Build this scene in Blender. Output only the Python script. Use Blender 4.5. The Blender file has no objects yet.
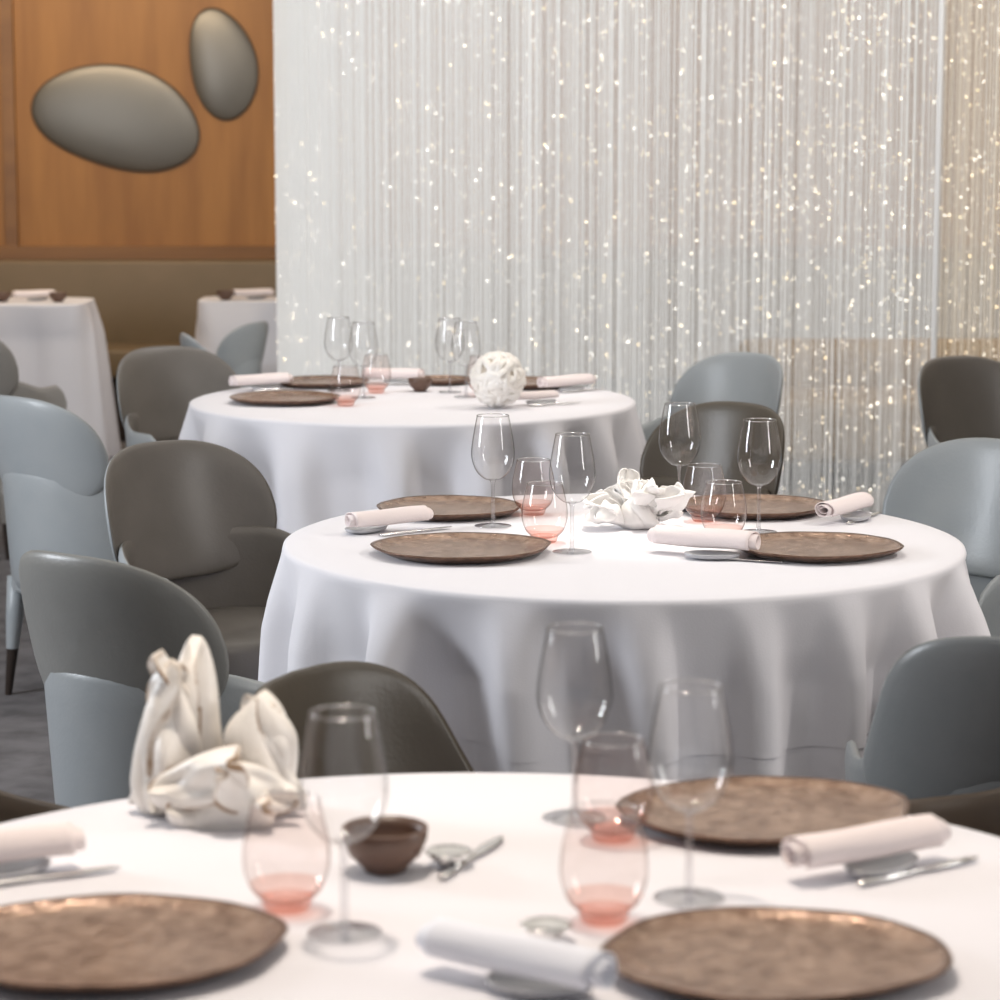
import bpy, math, random
from mathutils import Vector, Matrix, Euler
random.seed(7)
sc = bpy.context.scene
sc.view_settings.view_transform = 'Standard'
COL = sc.collection
pi = math.pi

# ------------------------------------------------------------------ materials
def new_mat(name):
    m = bpy.data.materials.new(name); m.use_nodes = True
    nt = m.node_tree; nt.nodes.clear()
    out = nt.nodes.new('ShaderNodeOutputMaterial')
    return m, nt, out

def pbr(name, col, rough=.5, metal=0., col2=None, scale=8., bump=0., bscale=None, stretch=(1,1,1),
        detail=4., spec=.5, emis=None, emis_s=0., sheen=0., ramp=(.35,.65), trans=0.):
    m, nt, out = new_mat(name)
    b = nt.nodes.new('ShaderNodeBsdfPrincipled')
    b.inputs['Base Color'].default_value = (*col, 1)
    b.inputs['Roughness'].default_value = rough
    b.inputs['Metallic'].default_value = metal
    b.inputs['Specular IOR Level'].default_value = spec
    b.inputs['Sheen Weight'].default_value = sheen
    if emis:
        b.inputs['Emission Color'].default_value = (*emis, 1)
        b.inputs['Emission Strength'].default_value = emis_s
    nt.links.new(b.outputs[0], out.inputs[0])
    tc = nt.nodes.new('ShaderNodeTexCoord'); mp = nt.nodes.new('ShaderNodeMapping')
    mp.inputs['Scale'].default_value = stretch
    nt.links.new(tc.outputs['Object'], mp.inputs[0])
    if col2:
        n = nt.nodes.new('ShaderNodeTexNoise'); n.inputs['Scale'].default_value = scale
        n.inputs['Detail'].default_value = detail
        nt.links.new(mp.outputs[0], n.inputs['Vector'])
        r = nt.nodes.new('ShaderNodeValToRGB')
        r.color_ramp.elements[0].position = ramp[0]; r.color_ramp.elements[0].color = (*col, 1)
        r.color_ramp.elements[1].position = ramp[1]; r.color_ramp.elements[1].color = (*col2, 1)
        nt.links.new(n.outputs['Fac'], r.inputs[0]); nt.links.new(r.outputs[0], b.inputs['Base Color'])
    if bump:
        n2 = nt.nodes.new('ShaderNodeTexNoise'); n2.inputs['Scale'].default_value = bscale or scale
        n2.inputs['Detail'].default_value = 5
        nt.links.new(mp.outputs[0], n2.inputs['Vector'])
        bp = nt.nodes.new('ShaderNodeBump'); bp.inputs['Strength'].default_value = bump
        bp.inputs['Distance'].default_value = .01
        nt.links.new(n2.outputs['Fac'], bp.inputs['Height']); nt.links.new(bp.outputs[0], b.inputs['Normal'])
    return m

def thin_glass(name, tint=(.97,.97,.98), edge=(.55,.55,.58), gloss=.75, base=.045, rough=.045, start=.66, power=4.):
    # single-surface glass: transparent body, reflective and slightly denser towards grazing angles
    m, nt, out = new_mat(name)
    lw = nt.nodes.new('ShaderNodeLayerWeight'); lw.inputs['Blend'].default_value = .5
    r = nt.nodes.new('ShaderNodeValToRGB')
    r.color_ramp.elements[0].position = start; r.color_ramp.elements[0].color = (*tint, 1)
    r.color_ramp.elements[1].position = .97; r.color_ramp.elements[1].color = (*edge, 1)
    nt.links.new(lw.outputs['Facing'], r.inputs[0])
    t = nt.nodes.new('ShaderNodeBsdfTransparent'); nt.links.new(r.outputs[0], t.inputs[0])
    g = nt.nodes.new('ShaderNodeBsdfGlossy'); g.inputs['Roughness'].default_value = rough
    pw = nt.nodes.new('ShaderNodeMath'); pw.operation = 'POWER'; pw.inputs[1].default_value = power
    nt.links.new(lw.outputs['Facing'], pw.inputs[0])
    mu = nt.nodes.new('ShaderNodeMath'); mu.operation = 'MULTIPLY_ADD'; mu.inputs[1].default_value = gloss
    mu.inputs[2].default_value = base; mu.use_clamp = True
    nt.links.new(pw.outputs[0], mu.inputs[0])
    mx = nt.nodes.new('ShaderNodeMixShader')
    nt.links.new(mu.outputs[0], mx.inputs[0]); nt.links.new(t.outputs[0], mx.inputs[1]); nt.links.new(g.outputs[0], mx.inputs[2])
    nt.links.new(mx.outputs[0], out.inputs[0])
    return m

M_cloth = pbr('linen', (.755,.74,.775), .85, bump=.06, bscale=300, sheen=.1, spec=.15)
M_napkin = pbr('napkin_linen', (.82,.73,.72), .9, bump=.15, bscale=260, spec=.2)
M_napkin_w = pbr('napkin_pale', (.76,.77,.83), .9, bump=.15, bscale=260, spec=.2)
M_light = pbr('leather_blue_grey', (.31,.335,.35), .36, col2=(.345,.365,.375), scale=6, bump=.06, bscale=140)
M_taupe = pbr('leather_taupe', (.155,.140,.124), .36, col2=(.18,.162,.145), scale=6, bump=.06, bscale=140)
M_beige = pbr('leather_grey_beige', (.25,.235,.215), .36, col2=(.28,.26,.24), scale=6, bump=.06, bscale=140)
M_padgrey = pbr('leather_warm_grey', (.215,.215,.205), .36, col2=(.24,.238,.225), scale=6, bump=.06, bscale=140)
M_grey = pbr('leather_grey', (.215,.23,.235), .36, col2=(.24,.25,.255), scale=6, bump=.06, bscale=140)
M_dark = pbr('leather_dark_and_shaded', (.085,.068,.052), .38, col2=(.10,.083,.063), scale=6, bump=.06, bscale=140)  # dark brown leather; also carries the painted shade of the chair between tables
M_brown = pbr('leather_brown', (.14,.105,.075), .38, col2=(.16,.12,.09), scale=6)
M_legwood = pbr('dark_wood', (.035,.025,.02), .4)
M_plate = pbr('hammered_copper', (.185,.105,.068), .23, metal=.55, col2=(.46,.32,.24), scale=48, bump=.32, bscale=85, ramp=(.32,.72), detail=9)
M_plate_rim = pbr('copper_rim', (.10,.055,.036), .30, metal=.5, col2=(.19,.11,.075), scale=60, bump=.2, bscale=80)
M_bowl = pbr('brown_ceramic', (.10,.055,.038), .42, col2=(.14,.08,.056), scale=12)
M_porc = pbr('porcelain_cream', (.84,.79,.73), .35, col2=(.89,.86,.82), scale=20, bump=.15, bscale=60)
M_porc_b = pbr('porcelain_brown_edge', (.34,.22,.13), .5, col2=(.78,.72,.65), scale=26, ramp=(.40,.60))
M_porc_d = pbr('porcelain_beige', (.55,.47,.38), .5, col2=(.66,.58,.49), scale=26)
M_porc_w = pbr('porcelain_white', (.88,.86,.84), .35, bump=.1, bscale=60)
M_silver = pbr('silver', (.75,.74,.73), .2, metal=1.)
M_stone = pbr('glazed_grey', (.45,.45,.47), .25)
M_glass = thin_glass('clear_glass', tint=(.990,.990,.992), edge=(.18,.18,.21), base=.06)
M_rim = thin_glass('clear_glass_rim', tint=(.90,.90,.91), edge=(.5,.5,.52), gloss=.5, base=.42, rough=.15, start=.4)
M_stem = thin_glass('clear_glass_stem', tint=(.95,.95,.96), edge=(.22,.22,.25), gloss=.7, base=.16, rough=.06, start=.4)
M_pglass = thin_glass('pale_rose_glass', tint=(.982,.942,.93), edge=(.48,.32,.29))
M_pink = thin_glass('pink_glass', tint=(.955,.77,.72), edge=(.70,.36,.30), gloss=.5, base=.06)
M_wood = pbr('honey_wood', (.31,.133,.032), .45, col2=(.40,.182,.046), scale=3.5, stretch=(3,3,.35), detail=8)
M_wood_d = pbr('honey_wood_dark', (.22,.10,.03), .4, col2=(.28,.13,.038), scale=3, stretch=(.5,3,3), detail=8)
M_banq = pbr('banquette_leather', (.20,.145,.085), .55, col2=(.23,.165,.10), scale=3)
M_sofa = pbr('added_sofa_leather', (.22,.14,.06), .5, col2=(.27,.175,.08), scale=3)
M_pewter = pbr('pewter', (.20,.187,.165), .40, metal=.75, col2=(.22,.205,.18), scale=3)
M_floor = pbr('carpet', (.125,.118,.12), .95, col2=(.19,.18,.185), scale=9, bump=.4, bscale=300, spec=.1)
M_wall = pbr('plaster', (.42,.36,.28), .8, col2=(.45,.39,.31), scale=2)
M_ceil = pbr('ceiling_paint', (.72,.70,.66), .9, col2=(.74,.72,.68), scale=2)
M_white = pbr('white_trim', (.80,.80,.80), .6)

# ------------------------------------------------------------------ helpers
def mk(name, verts, faces, mats, smooth=True, fm=None):
    me = bpy.data.meshes.new(name)
    me.from_pydata(verts, [], faces); me.update()
    for m in (mats if isinstance(mats, (list, tuple)) else [mats]): me.materials.append(m)
    if fm:
        for p, i in zip(me.polygons, fm): p.material_index = i
    if smooth:
        for p in me.polygons: p.use_smooth = True
    return me

def recalc(me):
    import bmesh
    b = bmesh.new(); b.from_mesh(me); bmesh.ops.recalc_face_normals(b, faces=b.faces); b.to_mesh(me); b.free()
    return me

def ob(name, data, parent=None, loc=(0,0,0), rot=(0,0,0)):
    o = bpy.data.objects.new(name, data); COL.objects.link(o)
    o.location = loc; o.rotation_euler = rot
    if parent: o.parent = parent
    return o

def top(o, label, cat, group=None, kind=None):
    o['label'] = label; o['category'] = cat
    if group: o['group'] = group
    if kind: o['kind'] = kind
    return o

def empty(name, loc, rotz=0, size=.05):
    o = bpy.data.objects.new(name, None); COL.objects.link(o)
    o.empty_display_size = size; o.location = loc; o.rotation_euler = (0,0,rotz)
    return o

def lathe(prof, n=48, rf=None):
    V, F = [], []
    for (r, z) in prof:
        for j in range(n):
            a = 2*pi*j/n
            k = rf(a) if rf else 1
            V.append((r*k*math.cos(a), r*k*math.sin(a), z))
    for i in range(len(prof)-1):
        for j in range(n):
            F.append((i*n+j, i*n+(j+1) % n, (i+1)*n+(j+1) % n, (i+1)*n+j))
    return V, F

def box(name, x0, x1, y0, y1, z0, z1, mat, kind=None):
    V = [(x, y, z) for x in (x0, x1) for y in (y0, y1) for z in (z0, z1)]
    F = [(0,1,3,2),(4,6,7,5),(0,4,5,1),(2,3,7,6),(0,2,6,4),(1,5,7,3)]
    o = ob(name, mk(name, V, F, mat, smooth=False))
    if kind: o['kind'] = kind
    return o

def srf(a, hx, hy, n):
    c, s = math.cos(a), math.sin(a)
    return (hx*math.copysign(abs(c)**(2/n), c), hy*math.copysign(abs(s)**(2/n), s))

def slab(name, hx, hy, z0, z1, n, rd, mat, N=48, dome=0.):
    prof = [(rd, z0), (rd*.3, z0+rd*.3), (0, z0+rd), (0, z1-rd), (rd*.3, z1-rd*.3), (rd, z1), (hx*.5, z1+dome*.8), (hx*.85, z1+dome)]
    V, F = [], []
    for ins, z in prof:
        for j in range(N):
            x, y = srf(2*pi*j/N, max(hx-ins, .002), max(hy-ins*hy/hx, .002), n)
            V.append((x, y, z))
    for i in range(len(prof)-1):
        for j in range(N):
            F.append((i*N+j, i*N+(j+1) % N, (i+1)*N+(j+1) % N, (i+1)*N+j))
    F.append(tuple(reversed(range(N))))
    F.append(tuple((len(prof)-1)*N+j for j in range(N)))
    return mk(name, V, F, mat)

# ------------------------------------------------------------------ room
box('floor', -4.2, 5.2, -1.0, 14.0, -.06, 0, M_floor, 'structure')
box('ceiling', -4.2, 5.2, -1.0, 14.0, 3.1, 3.16, M_ceil, 'structure')
box('wall_back', -4.2, 5.2, 13.4, 13.5, 0, 3.1, M_wood, 'structure')
box('wall_left', -4.3, -4.2, -1.0, 14.0, 0, 3.1, M_wall, 'structure')
box('wall_right', 5.2, 5.3, -1.0, 14.0, 0, 3.1, M_wall, 'structure')
box('trim_1', -4.2, 5.2, 13.34, 13.4, .875, .94, M_wood_d, 'structure')
box('trim_2', -2.53, -2.47, 13.37, 13.4, .94, 3.1, M_wood_d, 'structure')

# banquette
bq = top(empty('banquette', (-.5, 13.05, 0)), 'long olive-brown leather banquette bench along the panelled wall', 'bench')
def rbox(name, x0, x1, y0, y1, z0, z1, mat, parent, bev=.02):
    V = [(x, y, z) for x in (x0, x1) for y in (y0, y1) for z in (z0, z1)]
    F = [(0,1,3,2),(4,6,7,5),(0,4,5,1),(2,3,7,6),(0,2,6,4),(1,5,7,3)]
    o = ob(name, recalc(mk(name, V, F, mat, smooth=True)), parent)
    m = o.modifiers.new('b', 'BEVEL'); m.width = bev; m.segments = 3
    return o
rbox('backrest', -3.6, 5, .15, .28, .35, .875, M_banq, bq)
rbox('seat', -3.6, 5, -.3, .15, .32, .46, M_banq, bq)
rbox('base', -3.6, 5, -.25, .28, 0, .32, M_legwood, bq)
# invented couch, put in for the golden-brown glow seen through the strands
sf = top(empty('added_sofa', (2.05, 11.35, 0)), 'made-up golden-brown leather couch, added for the glow inside the fibre curtain', 'added_sofa')
rbox('backrest', -1.0, 1.0, .25, .45, .12, .60, M_sofa, sf, .09)
rbox('seat', -1.0, 1.0, -.35, .25, .12, .40, M_sofa, sf, .05)
rbox('armrest', -1.1, -.97, -.35, .45, .1, .50, M_sofa, sf, .05)
rbox('armrest', .97, 1.1, -.35, .45, .1, .50, M_sofa, sf, .05)
for x in (-.9, .9):
    for y in (-.28, .38): rbox('leg', x-.03, x+.03, y-.03, y+.03, 0, .13, M_legwood, sf, .005)

# pebble wall sculptures
def pebble(cx, cz, w, h, rot, label):
    V, F = [], []
    N = 64; R = [1, .995, .985, .965, .93, .8, .6, .4, .2]
    Z = [0, .010, .016, .020, .0235, .030, .037, .041, .043]
    def outl(a):
        k = 1+.05*math.cos(2*a+.8)+.04*math.cos(3*a+2.2)
        return k*w/2*math.cos(a), k*h/2*math.sin(a)
    for r, z in zip(R, Z):
        for j in range(N):
            x, y = outl(2*pi*j/N); V.append((x*r, -z, y*r))
    V.append((0, -.0435, 0))
    for i in range(len(R)-1):
        for j in range(N):
            F.append((i*N+j, i*N+(j+1) % N, (i+1)*N+(j+1) % N, (i+1)*N+j))
    b = (len(R)-1)*N
    for j in range(N): F.append((b+j, b+(j+1) % N, len(V)-1))
    F.append(tuple(reversed(range(N))))
    o = ob('wall_sculpture', recalc(mk('wall_sculpture', V, F, M_pewter)), None, (cx, 13.4, cz), (0, rot, 0))
    top(o, label, 'wall art', 'pewter wall pebbles')
pebble(-1.95, 1.59, .84, .54, .16, 'large pebble-shaped pewter relief mounted on wood panelling')
pebble(-1.41, 1.86, .55, .355, 1.33, 'small upright pebble-shaped pewter relief on wood panelling')

# ------------------------------------------------------------------ fibre curtain
ccx, ccy, crx, cry = 1.94, 11.35, 2.90, 1.15
def strands(n, wid, seed, inset):
    rnd = random.Random(seed); V, F, fm = [], [], []
    for i in range(n):
        a = 2*pi*(i+rnd.uniform(-.45, .45))/n
        x = ccx+(crx-inset)*math.cos(a); y = ccy+(cry-inset)*math.sin(a)
        x += rnd.uniform(-.012, .012); y += rnd.uniform(-.012, .012)
        w = wid*rnd.uniform(.8, 1.2); k = len(V); ph = rnd.uniform(0, 2)
        for z in (.02, 3.08):
            for q in range(3):
                V.append((x+w*math.cos(ph+q*2.094), y+w*math.sin(ph+q*2.094), z))
        for q in range(3):
            F.append((k+q, k+(q+1) % 3, k+3+(q+1) % 3, k+3+q)); fm.append(1 if x > 1.70 and a > pi else 0)
    return V, F, fm
def strand_mat(name, col, e):
    m, nt, out = new_mat(name)
    d = nt.nodes.new('ShaderNodeBsdfDiffuse'); d.inputs[0].default_value = (*col, 1)
    t = nt.nodes.new('ShaderNodeBsdfTranslucent'); t.inputs[0].default_value = (*col, 1)
    mx = nt.nodes.new('ShaderNodeMixShader'); mx.inputs[0].default_value = .4
    nt.links.new(d.outputs[0], mx.inputs[1]); nt.links.new(t.outputs[0], mx.inputs[2])
    em = nt.nodes.new('ShaderNodeEmission'); em.inputs[0].default_value = (*col, 1); em.inputs[1].default_value = e
    ad = nt.nodes.new('ShaderNodeAddShader')
    nt.links.new(mx.outputs[0], ad.inputs[0]); nt.links.new(em.outputs[0], ad.inputs[1])
    nt.links.new(ad.outputs[0], out.inputs[0])
    return m
M_str = strand_mat('optic_fibre', (.84,.84,.835), .18)
M_strw = strand_mat('optic_fibre_warm', (.82,.77,.69), .15)
cur = top(empty('bead_curtain', (0,0,0)), 'floor-length oval curtain of white optical fibre strands with sparkling beads', 'bead curtain', kind='stuff')
V, F, fm = strands(7800, .00060, 1, 0)
V2, F2, fm2 = strands(3000, .00060, 2, .07)
k = len(V); V += V2; F += [tuple(i+k for i in f) for f in F2]; fm += fm2
o = ob('strand', mk('strand', V, F, [M_str, M_strw], smooth=False, fm=fm), cur); o['kind'] = 'stuff'
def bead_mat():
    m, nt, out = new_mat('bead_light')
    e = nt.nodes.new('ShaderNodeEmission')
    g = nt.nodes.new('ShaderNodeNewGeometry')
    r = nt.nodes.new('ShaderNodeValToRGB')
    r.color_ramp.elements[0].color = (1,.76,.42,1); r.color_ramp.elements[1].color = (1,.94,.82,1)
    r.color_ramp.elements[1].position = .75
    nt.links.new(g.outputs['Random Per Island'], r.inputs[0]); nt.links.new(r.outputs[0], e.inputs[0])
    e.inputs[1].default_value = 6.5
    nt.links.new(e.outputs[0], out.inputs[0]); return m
V, F = [], []
rnd = random.Random(5)
for i in range(24000):
    a = rnd.uniform(pi, 2*pi) if rnd.random() < .85 else rnd.uniform(0, pi)
    ins = rnd.uniform(-.02, .03)
    x = ccx+(crx-ins)*math.cos(a); y = ccy+(cry-ins)*math.sin(a)
    z = rnd.uniform(.05, 3.0)
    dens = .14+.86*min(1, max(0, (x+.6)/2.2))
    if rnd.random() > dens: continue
    s = .0013+.0023*rnd.random()**3.
    k = len(V)
    V += [(x+s,y,z),(x-s,y,z),(x,y+s,z),(x,y-s,z),(x,y,z+s*1.15),(x,y,z-s*1.15)]
    F += [(k+p, k+q, k+t) for p, q, t in ((0,2,4),(2,1,4),(1,3,4),(3,0,4),(2,0,5),(1,2,5),(3,1,5),(0,3,5))]
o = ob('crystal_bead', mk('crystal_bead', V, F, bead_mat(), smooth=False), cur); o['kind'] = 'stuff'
V, F = lathe([(.012, .02), (.012, 3.08)], 10)
o = ob('edge_cord', mk('edge_cord', V, F, M_white), cur, (1.70, ccy-cry*math.sqrt(1-((1.70-ccx)/crx)**2)-.04, 0))
V, F = [], []
for i in range(96):
    a = 2*pi*i/96
    for dr, z in ((.02, 3.06), (-.09, 3.06), (-.09, 3.1), (.02, 3.1)):
        V.append((ccx+(crx+dr)*math.cos(a), ccy+(cry+dr)*math.sin(a), z))
for i in range(96):
    for q in range(4):
        F.append((i*4+q, i*4+(q+1) % 4, ((i+1) % 96)*4+(q+1) % 4, ((i+1) % 96)*4+q))
ob('track', mk('track', V, F, M_white, smooth=False), cur)

# ------------------------------------------------------------------ tables
def cloth_mesh(R, H, seed, nf=15, flare=.13, amp=.045, sq=None, tmax=1., off=0.):
    rnd = random.Random(seed)
    ph = [rnd.uniform(0, 6.28) for _ in range(6)]
    N = 420
    V, F = [], []
    def base(a):
        if sq:
            x, y = srf(a, 1, 1, sq); return math.hypot(x, y)
        return 1
    def fold(a, t):
        aa = a+.05*math.sin(2.5*t+a*2)
        u = nf*aa+1.2*math.sin(2*aa+ph[0])+.9*math.sin(3*aa+ph[1])+ph[2]
        # broad rounded ridges with narrow valleys
        f = 1-2.0*(.5-.5*math.cos(u+.6*math.sin(u)))**1.6
        g = .20*math.cos((nf+5)*aa+ph[3])
        return (f+g)*(1+.3*math.sin(4*aa+ph[5]))
    rings = [(.001, 0), (.25, 0), (.5, 0), (.75, 0), (.92, 0), (.985, 0), (.997, .003), (1.0, .010)]
    for r, d in rings:
        for j in range(N):
            a = 2*pi*j/N
            ang = math.atan2(*reversed(srf(a, 1, 1, sq))) if sq else a
            V.append(((R*r*base(a)+off*(r > .9))*math.cos(ang), (R*r*base(a)+off*(r > .9))*math.sin(ang), H-d+(.0005 if off else 0)))
    NZ = 30
    for i in range(1, NZ+1):
        t = i/NZ*tmax; d = .010+(H-.025)*t
        for j in range(N):
            a = 2*pi*j/N
            ang = math.atan2(*reversed(srf(a, 1, 1, sq))) if sq else a
            am = amp*(min(1, t*5)*.75+.45*t)
            rr = R*base(a)+.006*min(1,t*8)+flare*t**.8+am*(fold(ang, t)-.25)+off
            V.append((rr*math.cos(ang), rr*math.sin(ang), H-d))
    n = len(rings)+NZ
    for i in range(n-1):
        for j in range(N):
            F.append((i*N+j, i*N+(j+1) % N, (i+1)*N+(j+1) % N, (i+1)*N+j))
    F.append(tuple(range(N)))
    return recalc(mk('tablecloth', V, F, M_cloth))

def table(x, y, R, seed, label, rot=0, overlay=False, **kw):
    e = top(empty('dining_table', (x, y, 0), rot), label, 'table')
    c = ob('tablecloth', cloth_mesh(R, .75, seed, **kw), e)
    if overlay:
        ob('overlay_cloth', cloth_mesh(R, .75, seed, tmax=.36, off=.0016, **kw), e)
    V, F = lathe([(.001, .742), (R-.08, .742), (R-.08, .715), (.001, .715)], 48)
    ob('table_top', mk('table_top', V, F, M_legwood), e)
    V, F = lathe([(.20, .0), (.20, .02), (.05, .05), (.045, .68), (.12, .715)], 32)
    ob('pedestal', mk('pedestal', V, F, M_legwood), e)
    return e
T1 = (-.03, 2.38); T2 = (.235, 4.935); T3 = (-.254, 7.553)
table(*T1, .74, 3, 'round table with floor-length white cloth set for dinner', nf=17)
table(*T2, .650, 11, 'round table with draped white cloth under a spotlight', nf=19, amp=.050, flare=.035, overlay=True)
table(*T3, .65, 21, 'round white-clothed table beside the fibre curtain', nf=17, amp=.050, flare=.035)
table(-2.15, 12.0, .26, 31, 'small square table with long white cloth by the banquette', nf=4, flare=.08, amp=.03, sq=5)
table(-1.20, 12.15, .20, 41, 'small square white-clothed table next to the curtain', nf=4, flare=.05, amp=.02, sq=5)

# ------------------------------------------------------------------ chairs
def shell_mesh(mo, mi):
    path = []
    for i in range(7): path.append((-.228, -.17+.027*i, -1, 0))
    nA = 28
    for i in range(nA+1):
        a = pi-pi*i/nA
        path.append((.228*math.cos(a), .01+.238*math.sin(a), math.cos(a), math.sin(a)))
    for i in range(6, -1, -1): path.append((.228, -.17+.027*i, 1, 0))
    n = len(path); V, F, fm = [], [], []
    zb = .31; th = .022
    for i, (x, y, nx, ny) in enumerate(path):
        e = min(i, n-1-i)
        k = [.35, .72, .9, 1][min(e, 3)]
        back = max(0, ny)
        ss = min(1, back/.6); rise = ss*ss*(3-2*ss)
        zt = .607+.038*rise
        zt -= [.07, .030, .012, 0][min(e, 3)]
        t = th*k
        prof = []
        L = [0, .08, .3, .55, .8, .93]
        fl = lambda s: .004+.018*s*s*(1-1.4*back)-.03*(1-s)*back
        for s in L: prof.append((fl(s)+t/2 if s > .01 else fl(s)+t/2-.012, zb+(zt-zb)*s))
        prof.append((fl(1)+t*.28, zt-.004)); prof.append((fl(1), zt)); prof.append((fl(1)-t*.28, zt-.004))
        for s in reversed(L): prof.append((fl(s)-t/2, zb+(zt-zb)*s))
        for o_, z in prof: V.append((x+nx*o_, y+ny*o_, z))
    m = len(prof)
    for i in range(n-1):
        for q in range(m):
            F.append((i*m+q, i*m+(q+1) % m, (i+1)*m+(q+1) % m, (i+1)*m+q)); fm.append(0 if q < 7 or q == m-1 else 1)
    F.append(tuple(reversed(range(m)))); fm.append(0)
    F.append(tuple((n-1)*m+q for q in range(m))); fm.append(0)
    return recalc(mk('armrest_shell', V, F, [mo, mi], fm=fm))

def pad_mesh(mo, mi, ang_=False):
    V, F, fm = [], [], []
    N = 64; rs = [0.02, .25, .5, .7, .84, .93, .98, 1.0]
    T = .014; W = .226; Hh = .152
    def pt(r, a, side):
        x, z = srf(a, W, Hh, 4.2 if ang_ else 2.9)
        if ang_: x *= 1.05-.12*(z/Hh)
        elif z < 0: x *= 1-.04*(z/Hh)**2
        else: x *= 1-.06*(z/Hh)
        x *= r; z *= r
        th = T*math.sqrt(max(0, 1-r**8))
        R = .262
        ang = math.asin(max(-1, min(1, x/R)))
        y = .253-(R-R*math.cos(ang))*.80 + .24*z - .2*z*z
        nx, ny = math.sin(ang)*.8, math.cos(ang)
        return (x+nx*th*side, y+ny*th*side, .69+z)
    for side in (1, -1):
        for r in (rs if side == 1 else list(reversed(rs))[1:]):
            for j in range(N): V.append(pt(r, 2*pi*j/N, side))
    n = len(rs)*2-1
    for i in range(n-1):
        for j in range(N):
            F.append((i*N+j, i*N+(j+1) % N, (i+1)*N+(j+1) % N, (i+1)*N+j)); fm.append(0 if i < len(rs)-1 else 1)
    F.append(tuple(reversed(range(N)))); fm.append(0)
    F.append(tuple((n-1)*N+j for j in range(N))); fm.append(1)
    return recalc(mk('backrest', V, F, [mo, mi], fm=fm))

def leg_mesh(mo):
    V, F, fm = [], [], []
    st = [(.026, .33, 0), (.024, .22, .006), (.017, .13, .012), (.016, .125, .012), (.010, .003, .022), (.009, 0, .022)]
    for r, z, sh in st:
        for j in range(14):
            a = 2*pi*j/14; V.append((r*math.cos(a)+sh, r*math.sin(a)+sh, z))
    for i in range(len(st)-1):
        for j in range(14):
            F.append((i*14+j, i*14+(j+1) % 14, (i+1)*14+(j+1) % 14, (i+1)*14+j)); fm.append(0 if i < 2 else 1)
    F.append(tuple(range(14))); fm.append(0)
    F.append(tuple((len(st)-1)*14+j for j in range(14))); fm.append(1)
    return recalc(mk('leg', V, F, [mo, M_legwood], fm=fm))
_cache = {}
def chair(px, py, dx, dy, mo, mi, label, s=1., ang_=False, mp=None):
    mp = mp or mo
    key = (mo.name, mi.name, ang_, mp.name)
    if key not in _cache:
        _cache[key] = (shell_mesh(mo, mi), pad_mesh(mp, mi, ang_), slab('seat', .21, .21, .37, .465, 3.2, .02, mi, dome=.008),
                       slab('seat_base', .212, .205, .29, .375, 3.2, .015, mo), leg_mesh(mo))
    sh, pd, se, sb, lg = _cache[key]
    l = math.hypot(dx, dy); dx /= l; dy /= l
    e = top(empty('dining_chair', (px+dx*.27, py+dy*.27, 0), math.atan2(dx, -dy)), label, 'chair', 'padded leather dining armchairs')
    e.scale = (s, s, s)
    ob('armrest_shell', sh, e); ob('backrest', pd, e); ob('seat', se, e); ob('seat_base', sb, e)
    for sx in (-1, 1):
        for sy in (-1, 1):
            ob('leg', lg, e, (sx*.16, sy*.155, 0), (0, 0, {(1,1):0, (-1,1):pi/2, (-1,-1):pi, (1,-1):-pi/2}[(sx, sy)]))
    return e
twotone = 'armchair with taupe inside and pale blue-grey shell'
chair(-.755, 5.76, .68, -.73, M_light, M_taupe, twotone+' at spotlit table')
chair(-.70, 4.22, .60, .80, M_light, M_padgrey, 'grey-backed armchair with pale blue-grey shell by the spotlit table', mp=M_padgrey)
chair(-1.27, 6.78, .66, .75, M_light, M_light, 'pale blue-grey leather armchair on slim tapered legs')
chair(-1.085, 8.34, .6, -.8, M_light, M_taupe, twotone+' near curtain')
chair(.61, 6.6, -.70, -.71, M_dark, M_dark, 'dark brown leather armchair near the fibre curtain')
chair(.78, 8.1, -.75, -.66, M_light, M_light, 'pale grey leather armchair beside the fibre curtain')
chair(1.40, 7.97, .5, -.85, M_light, M_taupe, twotone+' before curtain')
chair(1.12, 5.80, -.7, -.7, M_light, M_light, 'pale blue-grey leather armchair drawn up to the spotlit table')
chair(1.06, 4.06, -.10, .99, M_brown, M_brown, 'brown leather armchair at the spotlit table')
chair(-.285, 3.47, .88, -.47, M_dark, M_dark, 'olive leather armchair painted dark with shade between the two tables', .95, True)  # shade on this chair is put into the leather colour, both sides
chair(.765, 3.51, .06, .99, M_grey, M_grey, 'grey leather armchair with its back to the near table', 1., True)
chair(-1.03, 3.5, .8, -.6, M_brown, M_brown, 'brown leather armchair beside the near table')
chair(.98, 3.29, -.93, -.35, M_brown, M_brown, 'brown leather armchair tucked beside the near table', 1.05)
chair(-1.97, 9.2, .3, .95, M_beige, M_beige, 'grey-beige leather armchair near the wall tables')
chair(-1.12, 9.2, .97, .2, M_light, M_light, 'pale grey leather armchair behind the round table', .97)
chair(-1.03, 11.48, -.90, .43, M_light, M_light, 'pale grey leather armchair at a small square table', .82)

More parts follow.
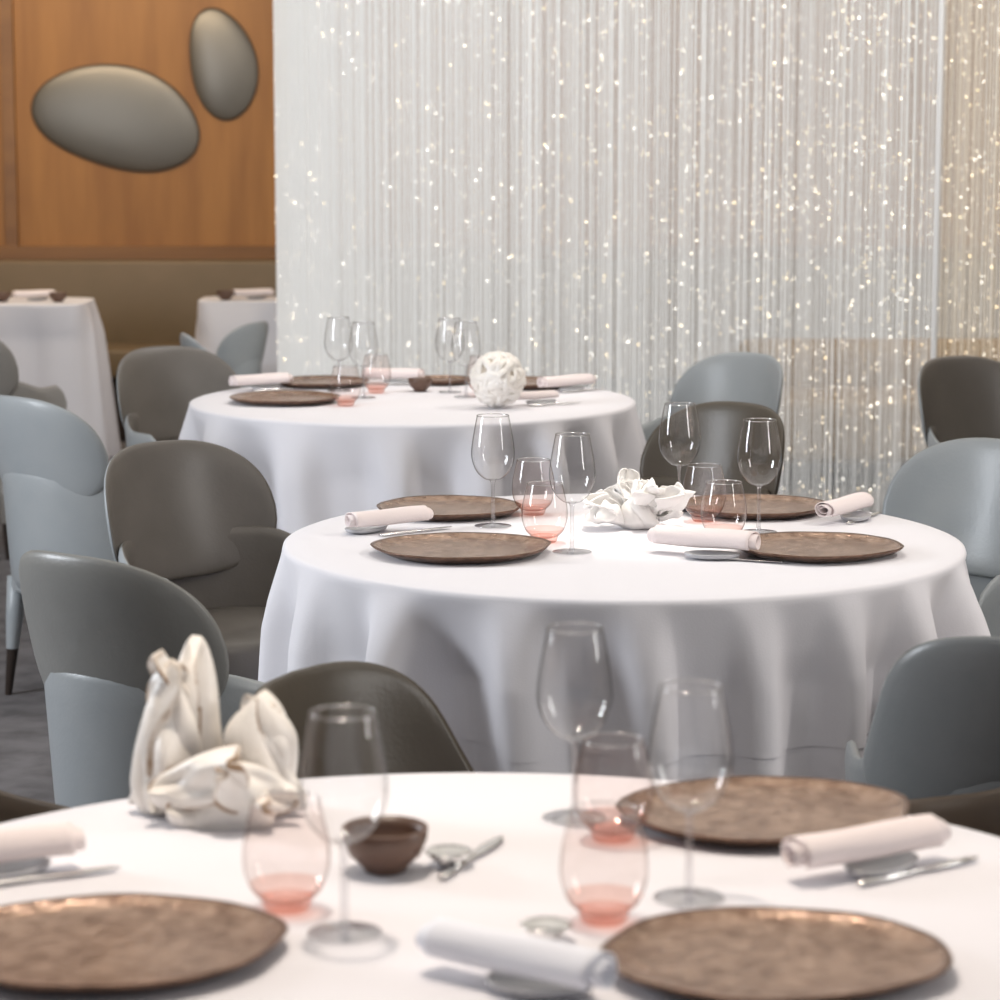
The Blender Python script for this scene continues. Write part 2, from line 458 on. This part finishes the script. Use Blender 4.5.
# ------------------------------------------------------------------ tableware
ZT = .7515
def plate_me(R, s):
    rf = lambda a: 1+.016*math.sin(3*a+s)+.014*math.sin(5*a+2*s)+.007*math.sin(9*a)
    prof = [(.001,.007),(R*.5,.007),(R*.80,.008),(R*.90,.011),(R*.965,.016),(R*1.0,.0175),(R*1.01,.0165),(R*.985,.012),(R*.90,.005),(R*.80,0),(.001,0)]
    V, F = lathe(prof, 96, rf)
    fm = [1 if i//96 >= 4 else 0 for i in range(len(F))]
    return recalc(mk('charger_plate', V, F, [M_plate, M_plate_rim], fm=fm))
plates = [plate_me(.162, 0), plate_me(.16, 2.1)]
def plate(x, y, i=0, rot=0, s=1., lab='round table', sy=None):
    o = ob('charger_plate', plates[i], None, (x, y, ZT), (0,0,rot)); o.scale = (s, sy or s, 1)
    top(o, 'hammered copper-brown charger plate on the '+lab, 'plate', 'copper charger plates')
NEAR, MID, FAR = 'near white-clothed table', 'spotlit round table', 'table by the curtain'
plate(-.071, 4.765, 0, .1, 1.02, MID, .92); plate(-.105, 5.28, 1, 0, .92, MID, .9); plate(.59, 4.775, 1, .2, .97, MID, .92); plate(.52, 5.30, 0, 0, .95, MID, .9)
plate(-.375, 2.395, 0, .05, 1.04, NEAR, .88); plate(.257, 2.355, 1, 0.1, 1.02, NEAR, .86); plate(.303, 2.88, 0, .15, 1.03, NEAR, .86)
plate(-.622, 7.49, 0, 1, .98, FAR); plate(-.55, 7.98, 1, 2, .9, FAR); plate(.09, 7.95, 0, 3, .9, FAR)
plate(-.18, 8.04, 1, .5, .6, FAR)

def smooth_prof(pts, n=6):
    P = [pts[0]]+pts+[pts[-1]]; out = []
    for i in range(1, len(P)-2):
        for k in range(n):
            t = k/n
            q = []
            for c in (0, 1):
                a, b, c1, d = P[i-1][c], P[i][c], P[i+1][c], P[i+2][c]
                q.append(.5*((2*b)+(-a+c1)*t+(2*a-5*b+4*c1-d)*t*t+(-a+3*b-3*c1+d)*t**3))
            out.append((max(q[0], .0005), q[1]))
    out.append(pts[-1]); return out
bowlP = smooth_prof([(.003,.092),(.018,.096),(.034,.112),(.0425,.136),(.0425,.158),(.038,.188),(.0318,.220)])
rim_w = [(.0318,.220),(.0326,.2208),(.0318,.2219),(.0308,.2208),(.0316,.220)]
G_bowl = mk('bowl', *lathe(bowlP, 48), M_glass)
G_rim = mk('rim', *lathe(rim_w, 48), M_rim)
G_stem = mk('stem', *lathe(smooth_prof([(.006,.003),(.0042,.012),(.0036,.04),(.0036,.075),(.0048,.089),(.009,.0955)]), 16), M_stem)
G_base = mk('base', *lathe(smooth_prof([(.0005,.006),(.006,.0055),(.018,.003),(.034,.0018),(.0365,.0012),(.0355,.0004)]), 48), M_stem)
tP = smooth_prof([(.026,.012),(.036,.022),(.0435,.045),(.043,.070),(.038,.095),(.034,.112)])
U_bowl = mk('bowl', *lathe(tP, 48), M_pglass)
U_rim = mk('rim', *lathe([(.034,.112),(.0347,.1128),(.034,.1138),(.0332,.1128),(.0338,.112)], 48), M_rim)
U_base = mk('base', *lathe(smooth_prof([(.0005,.008),(.016,.009),(.0262,.0122),(.0262,.012),(.0225,.002),(.018,0.),(.0005,0.)]), 40), M_pink)
U_low = mk('tinted_bottom', *lathe(smooth_prof([(.0245,.012),(.0345,.022),(.0380,.027)]), 40), M_pink)
def wine(x, y, lab, s=1.):
    e = top(empty('wine_glass', (x, y, ZT)), 'clear stemmed wine glass on the '+lab, 'wine glass', 'clear wine glasses')
    for n_, m_ in (('bowl', G_bowl), ('rim', G_rim), ('stem', G_stem), ('base', G_base)): ob(n_, m_, e)
    e.scale = (s, s, s)
def tumbler(x, y, lab, s=1.):
    e = top(empty('tumbler', (x, y, ZT)), 'stemless pink-tinted water glass on the '+lab, 'water glass', 'pink-based water glasses')
    for n_, m_ in (('bowl', U_bowl), ('rim', U_rim), ('base', U_base), ('tinted_bottom', U_low)): ob(n_, m_, e)
    e.scale = (s, s, s)
for x, y in ((-.014, 5.10), (.134, 4.78), (.37, 5.32), (.505, 5.02)): wine(x, y, MID)
for x, y in ((.085, 4.90), (.068, 5.26), (.428, 4.92), (.41, 5.17)): tumbler(x, y, MID)
for x, y in ((-.152, 2.459), (.085, 2.89), (.193, 2.576)): wine(x, y, NEAR)
for x, y in ((-.215, 2.54), (.103, 2.50), (.125, 2.80)): tumbler(x, y, NEAR)
for x, y in ((-.485, 7.80), (-.40, 7.60), (-.10, 7.62), (-.15, 7.76)): wine(x, y, FAR)
for x, y in ((-.44, 7.38), (-.37, 7.75), (-.055, 7.72)): tumbler(x, y, FAR)

bP = [(.001,0),(.022,0),(.025,.006),(.038,.018),(.045,.036),(.046,.047),(.044,.048),(.042,.036),(.034,.016),(.001,.010)]
def bowl(x, y, s, lab):
    o = ob('bowl', recalc(mk('bowl', *lathe(bP, 48), M_bowl)), None, (x, y, ZT)); o.scale = (s, s, s)
    top(o, 'small dark red-brown ceramic bowl on the '+lab, 'bowl')
bowl(-.122, 2.68, 1.0, NEAR); bowl(-.24, 7.80, .8, FAR)
for i, (x, y) in enumerate(((-2.28, 11.92), (-2.02, 11.90), (-1.27, 12.04))): bowl(x, y, .9, 'small wall table')

def napkin_me(mat, seed):
    V, F = [], []
    n = 60; L = .19; M = 14
    for i in range(M+1):
        t = i/M; x = -L/2+L*t
        for j in range(n+1):
            s = j/n; a = s*2*pi*2.6
            r = .006+.0145*s+.0006*math.sin(3*a+6*t)
            V.append((x+(.006*math.sin(a*.5)*(1 if i == 0 else -1 if i == M else 0)), r*math.cos(a)*1.18, r*math.sin(a)*.88+.0005*math.sin(9*t+seed)))
    m = n+1
    for i in range(M):
        for j in range(n):
            F.append((i*m+j, i*m+j+1, (i+1)*m+j+1, (i+1)*m+j))
    return mk('napkin', V, F, mat)
NP = [napkin_me(M_napkin, 1), napkin_me(M_napkin_w, 2)]
def knife_mesh():
    V, F = [], []
    st = [(-.085,.005,.0022),(-.08,.0065,.003),(-.04,.0055,.003),(.0,.004,.0025),(.015,.0065,.0012),(.05,.0085,.0009),(.08,.006,.0007),(.09,.001,.0005)]
    for x, w, h in st:
        for j in range(8):
            a = 2*pi*j/8; V.append((x, w*math.cos(a), h*math.sin(a)+.003))
    for i in range(len(st)-1):
        for j in range(8): F.append((i*8+j, i*8+(j+1) % 8, (i+1)*8+(j+1) % 8, (i+1)*8+j))
    F.append(tuple(range(8))); F.append(tuple((len(st)-1)*8+j for j in range(8)))
    return recalc(mk('butter_knife', V, F, M_silver))
KN = knife_mesh()
def rest_mesh():
    V, F = [], []
    N = 40; rr = [0.01, .4, .75, .95, 1.0, .93, .5]; zz = [.004, .0045, .007, .011, .010, .004, 0]
    for r, z in zip(rr, zz):
        for j in range(N):
            a = 2*pi*j/N
            k = 1+.22*math.cos(a)
            V.append((.052*r*math.cos(a)*k, .030*r*math.sin(a)*(1+.15*math.cos(a)), z))
    for i in range(len(rr)-1):
        for j in range(N): F.append((i*N+j, i*N+(j+1) % N, (i+1)*N+(j+1) % N, (i+1)*N+j))
    F.append(tuple(range(N))); F.append(tuple((len(rr)-1)*N+j for j in range(N)))
    return recalc(mk('napkin_rest', V, F, M_stone))
RS = rest_mesh()
def napkin(x, y, ang, lab, k=0, s=1., rdx=.01, rdy=-.035, kn=True):
    h = .0185*s+.013
    o = ob('napkin', NP[k], None, (x, y, ZT+h), (.2, -.01, ang)); o.scale = (s, s, s)
    top(o, ('pale pink' if k == 0 else 'white')+' linen napkin rolled up on the '+lab, 'napkin', 'rolled linen napkins')
    md = o.modifiers.new('s', 'SOLIDIFY'); md.thickness = .0016
    r = ob('napkin_rest', RS, None, (x+rdx, y+rdy*.3, ZT), (0, 0, ang+.3))
    top(r, 'small grey glazed leaf-shaped napkin rest on the '+lab, 'napkin rest', 'grey napkin rests')
    if kn:
        q = ob('butter_knife', KN, None, (x+.05*math.cos(ang)+.01, y-.035+.05*math.sin(ang), ZT), (0, 0, ang+.12))
        top(q, 'silver butter knife beside a napkin on the '+lab, 'knife', 'silver butter knives')
napkin(-.218, 5.03, .55, MID, s=.92, rdx=-.05)
napkin(.378, 4.745, -.50, MID, s=1.08, rdx=.0, rdy=-.12)
napkin(.695, 5.19, .95, MID, s=.95, rdx=.02)
napkin(-.54, 2.66, .35, NEAR)
napkin(.388, 2.68, .50, NEAR, s=1.0)
napkin(.015, 2.30, -.62, NEAR, k=1, s=1.02, kn=False)
napkin(-.725, 7.84, .5, FAR); napkin(-.33, 8.03, -.3, FAR); napkin(.20, 7.80, .6, FAR); napkin(.10, 7.42, .4, FAR, s=.7)
napkin(-2.15, 12.0, .3, 'small wall table', kn=False); napkin(-1.15, 12.10, .3, 'small wall table', kn=False)
DM = recalc(mk('butter_dish', *lathe([(.001,.012),(.018,.012),(.024,.016),(.026,.015),(.012,.002),(.012,0),(.001,0)], 32), M_silver))
top(ob('butter_dish', DM, None, (-.055, 2.70, ZT)), 'tiny silver dish beside the brown bowl', 'dish')
top(ob('butter_knife', KN, None, (-.03, 2.72, ZT), (0, 0, 1.2)), 'silver knife beside the small dish', 'knife', 'silver butter knives')
top(ob('butter_dish', DM, None, (.045, 2.44, ZT)), 'small silver dish among the glasses', 'dish')

# ------------------------------------------------------------------ porcelain centrepieces
def pod(name, L, r, ridges, twist, seed, bend=(0, 0), tip=.15, mats=None, line=.07):
    rnd = random.Random(seed); V, F, fm = [], [], []
    N, M = 80, 40; p1 = rnd.uniform(0, 6)
    for i in range(M+1):
        t = i/M
        lo = min(1, (t/.25)) if t < .25 else 1
        env = (.62+.38*math.sin(lo*pi/2))*(math.sqrt(max(0, 1-max(0, (t-.62)/.39)**2)))*(1-(1-tip)*t**1.5)
        for j in range(N):
            a = 2*pi*j/N
            aa = a+twist*t
            rid = abs(math.sin(ridges*aa/2+p1+.5*math.sin(4*t+seed)))**.45
            rr = r*env*(.78+.24*rid+.10*math.sin(2*a+4*t+seed)+.03*math.sin(8*t+3*a+seed))
            z = L*t + .010*math.sin(2*aa+seed)*t*t*(L/.15)
            V.append((rr*math.cos(a)+bend[0]*t*t, rr*math.sin(a)+bend[1]*t*t, z))
    for i in range(M):
        for j in range(N):
            F.append((i*N+j, i*N+(j+1) % N, (i+1)*N+(j+1) % N, (i+1)*N+j))
            am = 2*pi*(j+.5)/N+twist*(i+.5)/M; tt = (i+.5)/M
            fm.append(1 if abs(math.sin(ridges*am/2+p1+.5*math.sin(4*tt+seed))) < line else 0)
    F.append(tuple(range(N))); fm.append(0)
    F.append(tuple(M*N+j for j in range(N))); fm.append(0)
    return recalc(mk(name, V, F, mats, fm=fm))
def petal(name, L, W, cup, curl, seed, mats):
    rnd = random.Random(seed); V, F, fm = [], [], []
    A, B = 26, 16; p = rnd.uniform(0, 6); q1 = rnd.uniform(0, 6)
    for i in range(A+1):
        t = i/A
        th = curl*t
        cx = L*(math.sin(th)/curl if abs(curl) > .01 else t); cz = L*((1-math.cos(th))/curl if abs(curl) > .01 else 0)
        w = W*(max(.0, 1-abs(2*t-1)**2.8)**.5*.9+.10)*(1+.08*math.sin(7*t+q1))
        for j in range(B+1):
            s = j/B*2-1
            y = w*s/2
            z = cup*(s*s)*w+.10*W*math.sin(4*s+6*t+p)+.055*W*math.sin(10*t+p)+.03*W*math.sin(9*s-4*t+q1)
            V.append((cx-math.sin(th)*z, y*(1-.25*abs(cup)*s*s), cz+math.cos(th)*z))
    m = B+1
    for i in range(A):
        for j in range(B):
            F.append((i*m+j, i*m+j+1, (i+1)*m+j+1, (i+1)*m+j)); fm.append(1 if j in (0, B-1) or i == A-1 else 0)
    return mk(name, V, F, mats, fm=fm)
def addpetal(e, mats, L, W, cup, curl, seed, loc, rot, th=.004):
    o = ob('petal', petal('petal', L, W, cup, curl, seed, mats), e, loc, rot)
    m = o.modifiers.new('s', 'SOLIDIFY'); m.thickness = th; m.offset = 0
    m = o.modifiers.new('u', 'SUBSURF'); m.levels = 1; m.render_levels = 1
    return o
CM = [M_porc, M_porc_b]; WM = [M_porc_w, M_porc_w]
s1 = top(empty('porcelain_centrepiece', (-.322, 2.92, ZT)), 'tall cream porcelain vegetable-like sculpture with brown fold edges', 'ornament')
s1.scale = (1.08, 1., 1.06)
for (L, r, rg, tw, sd, loc, rt, bd) in (
    (.150, .026, 2, .5, 1, (-.070, .0, .0), (0, .02, 0), (.015, 0)),
    (.178, .034, 3, .5, 2, (-.034, .015, 0), (0, .02, .5), (.010, .01)),
    (.122, .046, 3, .9, 4, (.040, .0, .004), (0, .02, .3), (.004, 0))):
    ob('bulb', pod('bulb', L, r, rg, tw, sd, bd, .72, CM), s1, loc, rt)
for (cx, cy, r, L, W, yaw, sd) in (
    (-.052, .0, .038, .150, .066, -1.9, 21), (-.048, .0, .036, .165, .060, -1.1, 22), (-.060, .0, .032, .170, .055, 3.0, 23),
    (-.045, .01, .030, .180, .055, .3, 24),
    (.042, .0, .044, .112, .078, -1.35, 26), (.042, .0, .044, .118, .064, -.4, 27), (.042, .0, .040, .128, .062, -2.4, 28),
    (.045, .0, .042, .122, .065, 1.2, 30)):
    addpetal(s1, CM, L, W, .40, .45, sd, (cx+r*math.cos(yaw), cy+r*math.sin(yaw), .006), (0, -1.62, yaw), .0035)
for (L, W, cup, curl, sd, loc, rt) in (
    (.120, .062, -.35, .9, 11, (-.070, -.060, .035), (1.15, -.25, -.05)),
    (.115, .058, -.35, .7, 17, (-.050, -.070, .018), (1.25, .0, .10)),
    (.100, .056, -.30, .9, 12, (.088, -.060, .030), (-1.1, -.2, pi+.15))):
    addpetal(s1, CM, L, W, cup, curl, sd, loc, rt)
s2 = top(empty('porcelain_centrepiece', (.272, 5.08, ZT)), 'low white porcelain centrepiece of flowing folded petals', 'ornament')
s2.scale = (1.12, 1, .95)
rnd = random.Random(42)
for i in range(20):
    a = i*2.399+.4; rr = .008+.030*rnd.random(); lev = (i % 4)/3
    addpetal(s2, WM, .055+.034*rnd.random(), .050, .40+.45*rnd.random(), .3+1.0*rnd.random(), 50+i,
             (rr*math.cos(a)*1.2, rr*math.sin(a)*.8, .018+.034*lev), (rnd.uniform(-.9, .9), .05-.42*lev, a+rnd.uniform(-.5, .5)), .0032)
ob('bulb', pod('bulb', .065, .042, 5, 1.5, 9, (0, 0), .6, WM), s2, (0, 0, 0))
def rope_ball():
    V, F, fm = [], [], []
    rnd = random.Random(9)
    N, M = 90, 12; NB = 24
    for b in range(NB):
        z = 1-2*(b+.5)/NB; ph = b*2.399
        n = Vector((math.sqrt(1-z*z)*math.cos(ph), math.sqrt(1-z*z)*math.sin(ph), z))
        u = n.orthogonal().normalized(); v = n.cross(u)
        off = rnd.uniform(-.040, .040); R = math.sqrt(.068**2-off*off)
        k = len(V); p = rnd.uniform(0, 6)
        for i in range(N):
            a = 2*pi*i/N
            rad = (u*math.cos(a)+v*math.sin(a))
            Rr = R+.0035*math.sin(6*a+p)
            c = rad*Rr+n*(off+.006*math.sin(3*a+p))
            for j in range(M):
                q = 2*pi*j/M
                tr = .0095*(1+.12*math.cos(4*q+9*a))
                V.append(tuple(c+rad*(tr*.8*math.cos(q))+n*(tr*1.15*math.sin(q))+Vector((0, 0, .0765))))
        for i in range(N):
            for j in range(M):
                F.append((k+i*M+j, k+i*M+(j+1) % M, k+((i+1) % N)*M+(j+1) % M, k+((i+1) % N)*M+j))
                fm.append(1 if j in (3, 8) and (i//9) % 2 else 0)
    k = len(V); cn, cm = 32, 16
    for i in range(cm+1):
        th = pi*i/cm
        for j in range(cn):
            a = 2*pi*j/cn; V.append((.068*math.sin(th)*math.cos(a), .068*math.sin(th)*math.sin(a), .0765+.068*math.cos(th)))
    for i in range(cm):
        for j in range(cn): F.append((k+i*cn+j, k+i*cn+(j+1) % cn, k+(i+1)*cn+(j+1) % cn, k+(i+1)*cn+j)); fm.append(1)
    return recalc(mk('porcelain_centrepiece', V, F, [M_porc, M_porc_d], fm=fm))
s3 = ob('porcelain_centrepiece', rope_ball(), None, (-.006, 7.33, ZT+.004))
top(s3, 'round cream porcelain ball of intertwined rope-like bands', 'ornament')

# ------------------------------------------------------------------ lights
def area(loc, target, size, energy, col, sy=None):
    l = bpy.data.lights.new('area', 'AREA'); l.energy = energy; l.color = col; l.size = size
    if sy: l.shape = 'RECTANGLE'; l.size_y = sy
    o = bpy.data.objects.new('area_light', l); COL.objects.link(o); o.location = loc
    o.rotation_euler = (Vector(target)-Vector(loc)).to_track_quat('-Z', 'Y').to_euler(); return o
def spot(loc, target, energy, ang, col, blend=.6, rad=.05):
    l = bpy.data.lights.new('spot', 'SPOT'); l.energy = energy; l.color = col; l.spot_size = math.radians(ang)
    l.spot_blend = blend; l.shadow_soft_size = rad
    o = bpy.data.objects.new('spot_light', l); COL.objects.link(o); o.location = loc
    o.rotation_euler = (Vector(target)-Vector(loc)).to_track_quat('-Z', 'Y').to_euler(); return o
def point(loc, energy, col, rad=.1):
    l = bpy.data.lights.new('point', 'POINT'); l.energy = energy; l.color = col; l.shadow_soft_size = rad
    o = bpy.data.objects.new('point_light', l); COL.objects.link(o); o.location = loc; return o
WARM = (1, .87, .74); COOL = (.88, .93, 1.0)
area((-4.0, 4.6, 1.9), (0, 6, .5), 1.0, 150, COOL, 1.6)
area((3.4, 2.6, 1.9), (0, 4.2, .8), .5, 40, (1,.98,.96), 1.6)
area((2.0, 8.4, 3.0), (1.0, 10.6, 1.7), 3.0, 44, (1,.95,.89), .8)
area((-.3, 8.8, 3.0), (-.2, 10.8, 1.6), 1.8, 34, (.95,.97,1), .8)
area((0, 3.8, 2.5), (0, 3.8, 3.1), 3.0, 36, (1,.96,.91))
area((0, 7.5, 2.5), (0, 7.5, 3.1), 3.0, 32, (1,.96,.91))
spot((-.25, 2.9, 3.0), (-.02, 2.4, .75), 160, 46, WARM, .5, .08)
spot((.25, 5.6, 3.0), (.25, 4.95, .75), 50, 40, (1,.92,.83), .6, .08)
spot((.25, 5.3, 3.0), (.27, 5.0, .75), 140, 17, (1,.92,.83), .9, .04)
spot((2.3, 4.6, 3.0), (.3, 4.7, .4), 130, 50, (1,.94,.88), .8, .06)
spot((-.3, 7.9, 3.0), (-.25, 7.5, .75), 60, 38, (1,.92,.84), .6, .05)
spot((1.8, 7.1, 3.0), (-.1, 7.2, .5), 95, 45, (1,.94,.88), .8, .05)
area((-2.2, 11.6, 3.0), (-2.0, 13.3, 1.2), 2.0, 44, (1,.82,.60), .6)
spot((-2.1, 11.8, 3.0), (-2.1, 12.0, .7), 24, 40, WARM, .6)
spot((1.95, 11.0, 3.0), (1.95, 11.5, .4), 70, 50, (1,.76,.46), .8)
point((2.6, 11.3, 1.6), 9, (1,.80,.55))

w = bpy.data.worlds.new('w'); sc.world = w; w.use_nodes = True
bg = w.node_tree.nodes['Background']; bg.inputs[0].default_value = (.84,.89,1,1); bg.inputs[1].default_value = .34

# ------------------------------------------------------------------ camera
cam = bpy.data.cameras.new('camera'); co = bpy.data.objects.new('camera', cam); COL.objects.link(co)
co.location = (0, 0, 1.53); co.rotation_euler = (math.radians(90-8.1), 0, 0)
cam.sensor_width = 36; cam.lens = 93.6; cam.clip_end = 60
cam.dof.use_dof = True; cam.dof.focus_distance = 5.0; cam.dof.aperture_fstop = 6.0
sc.camera = co
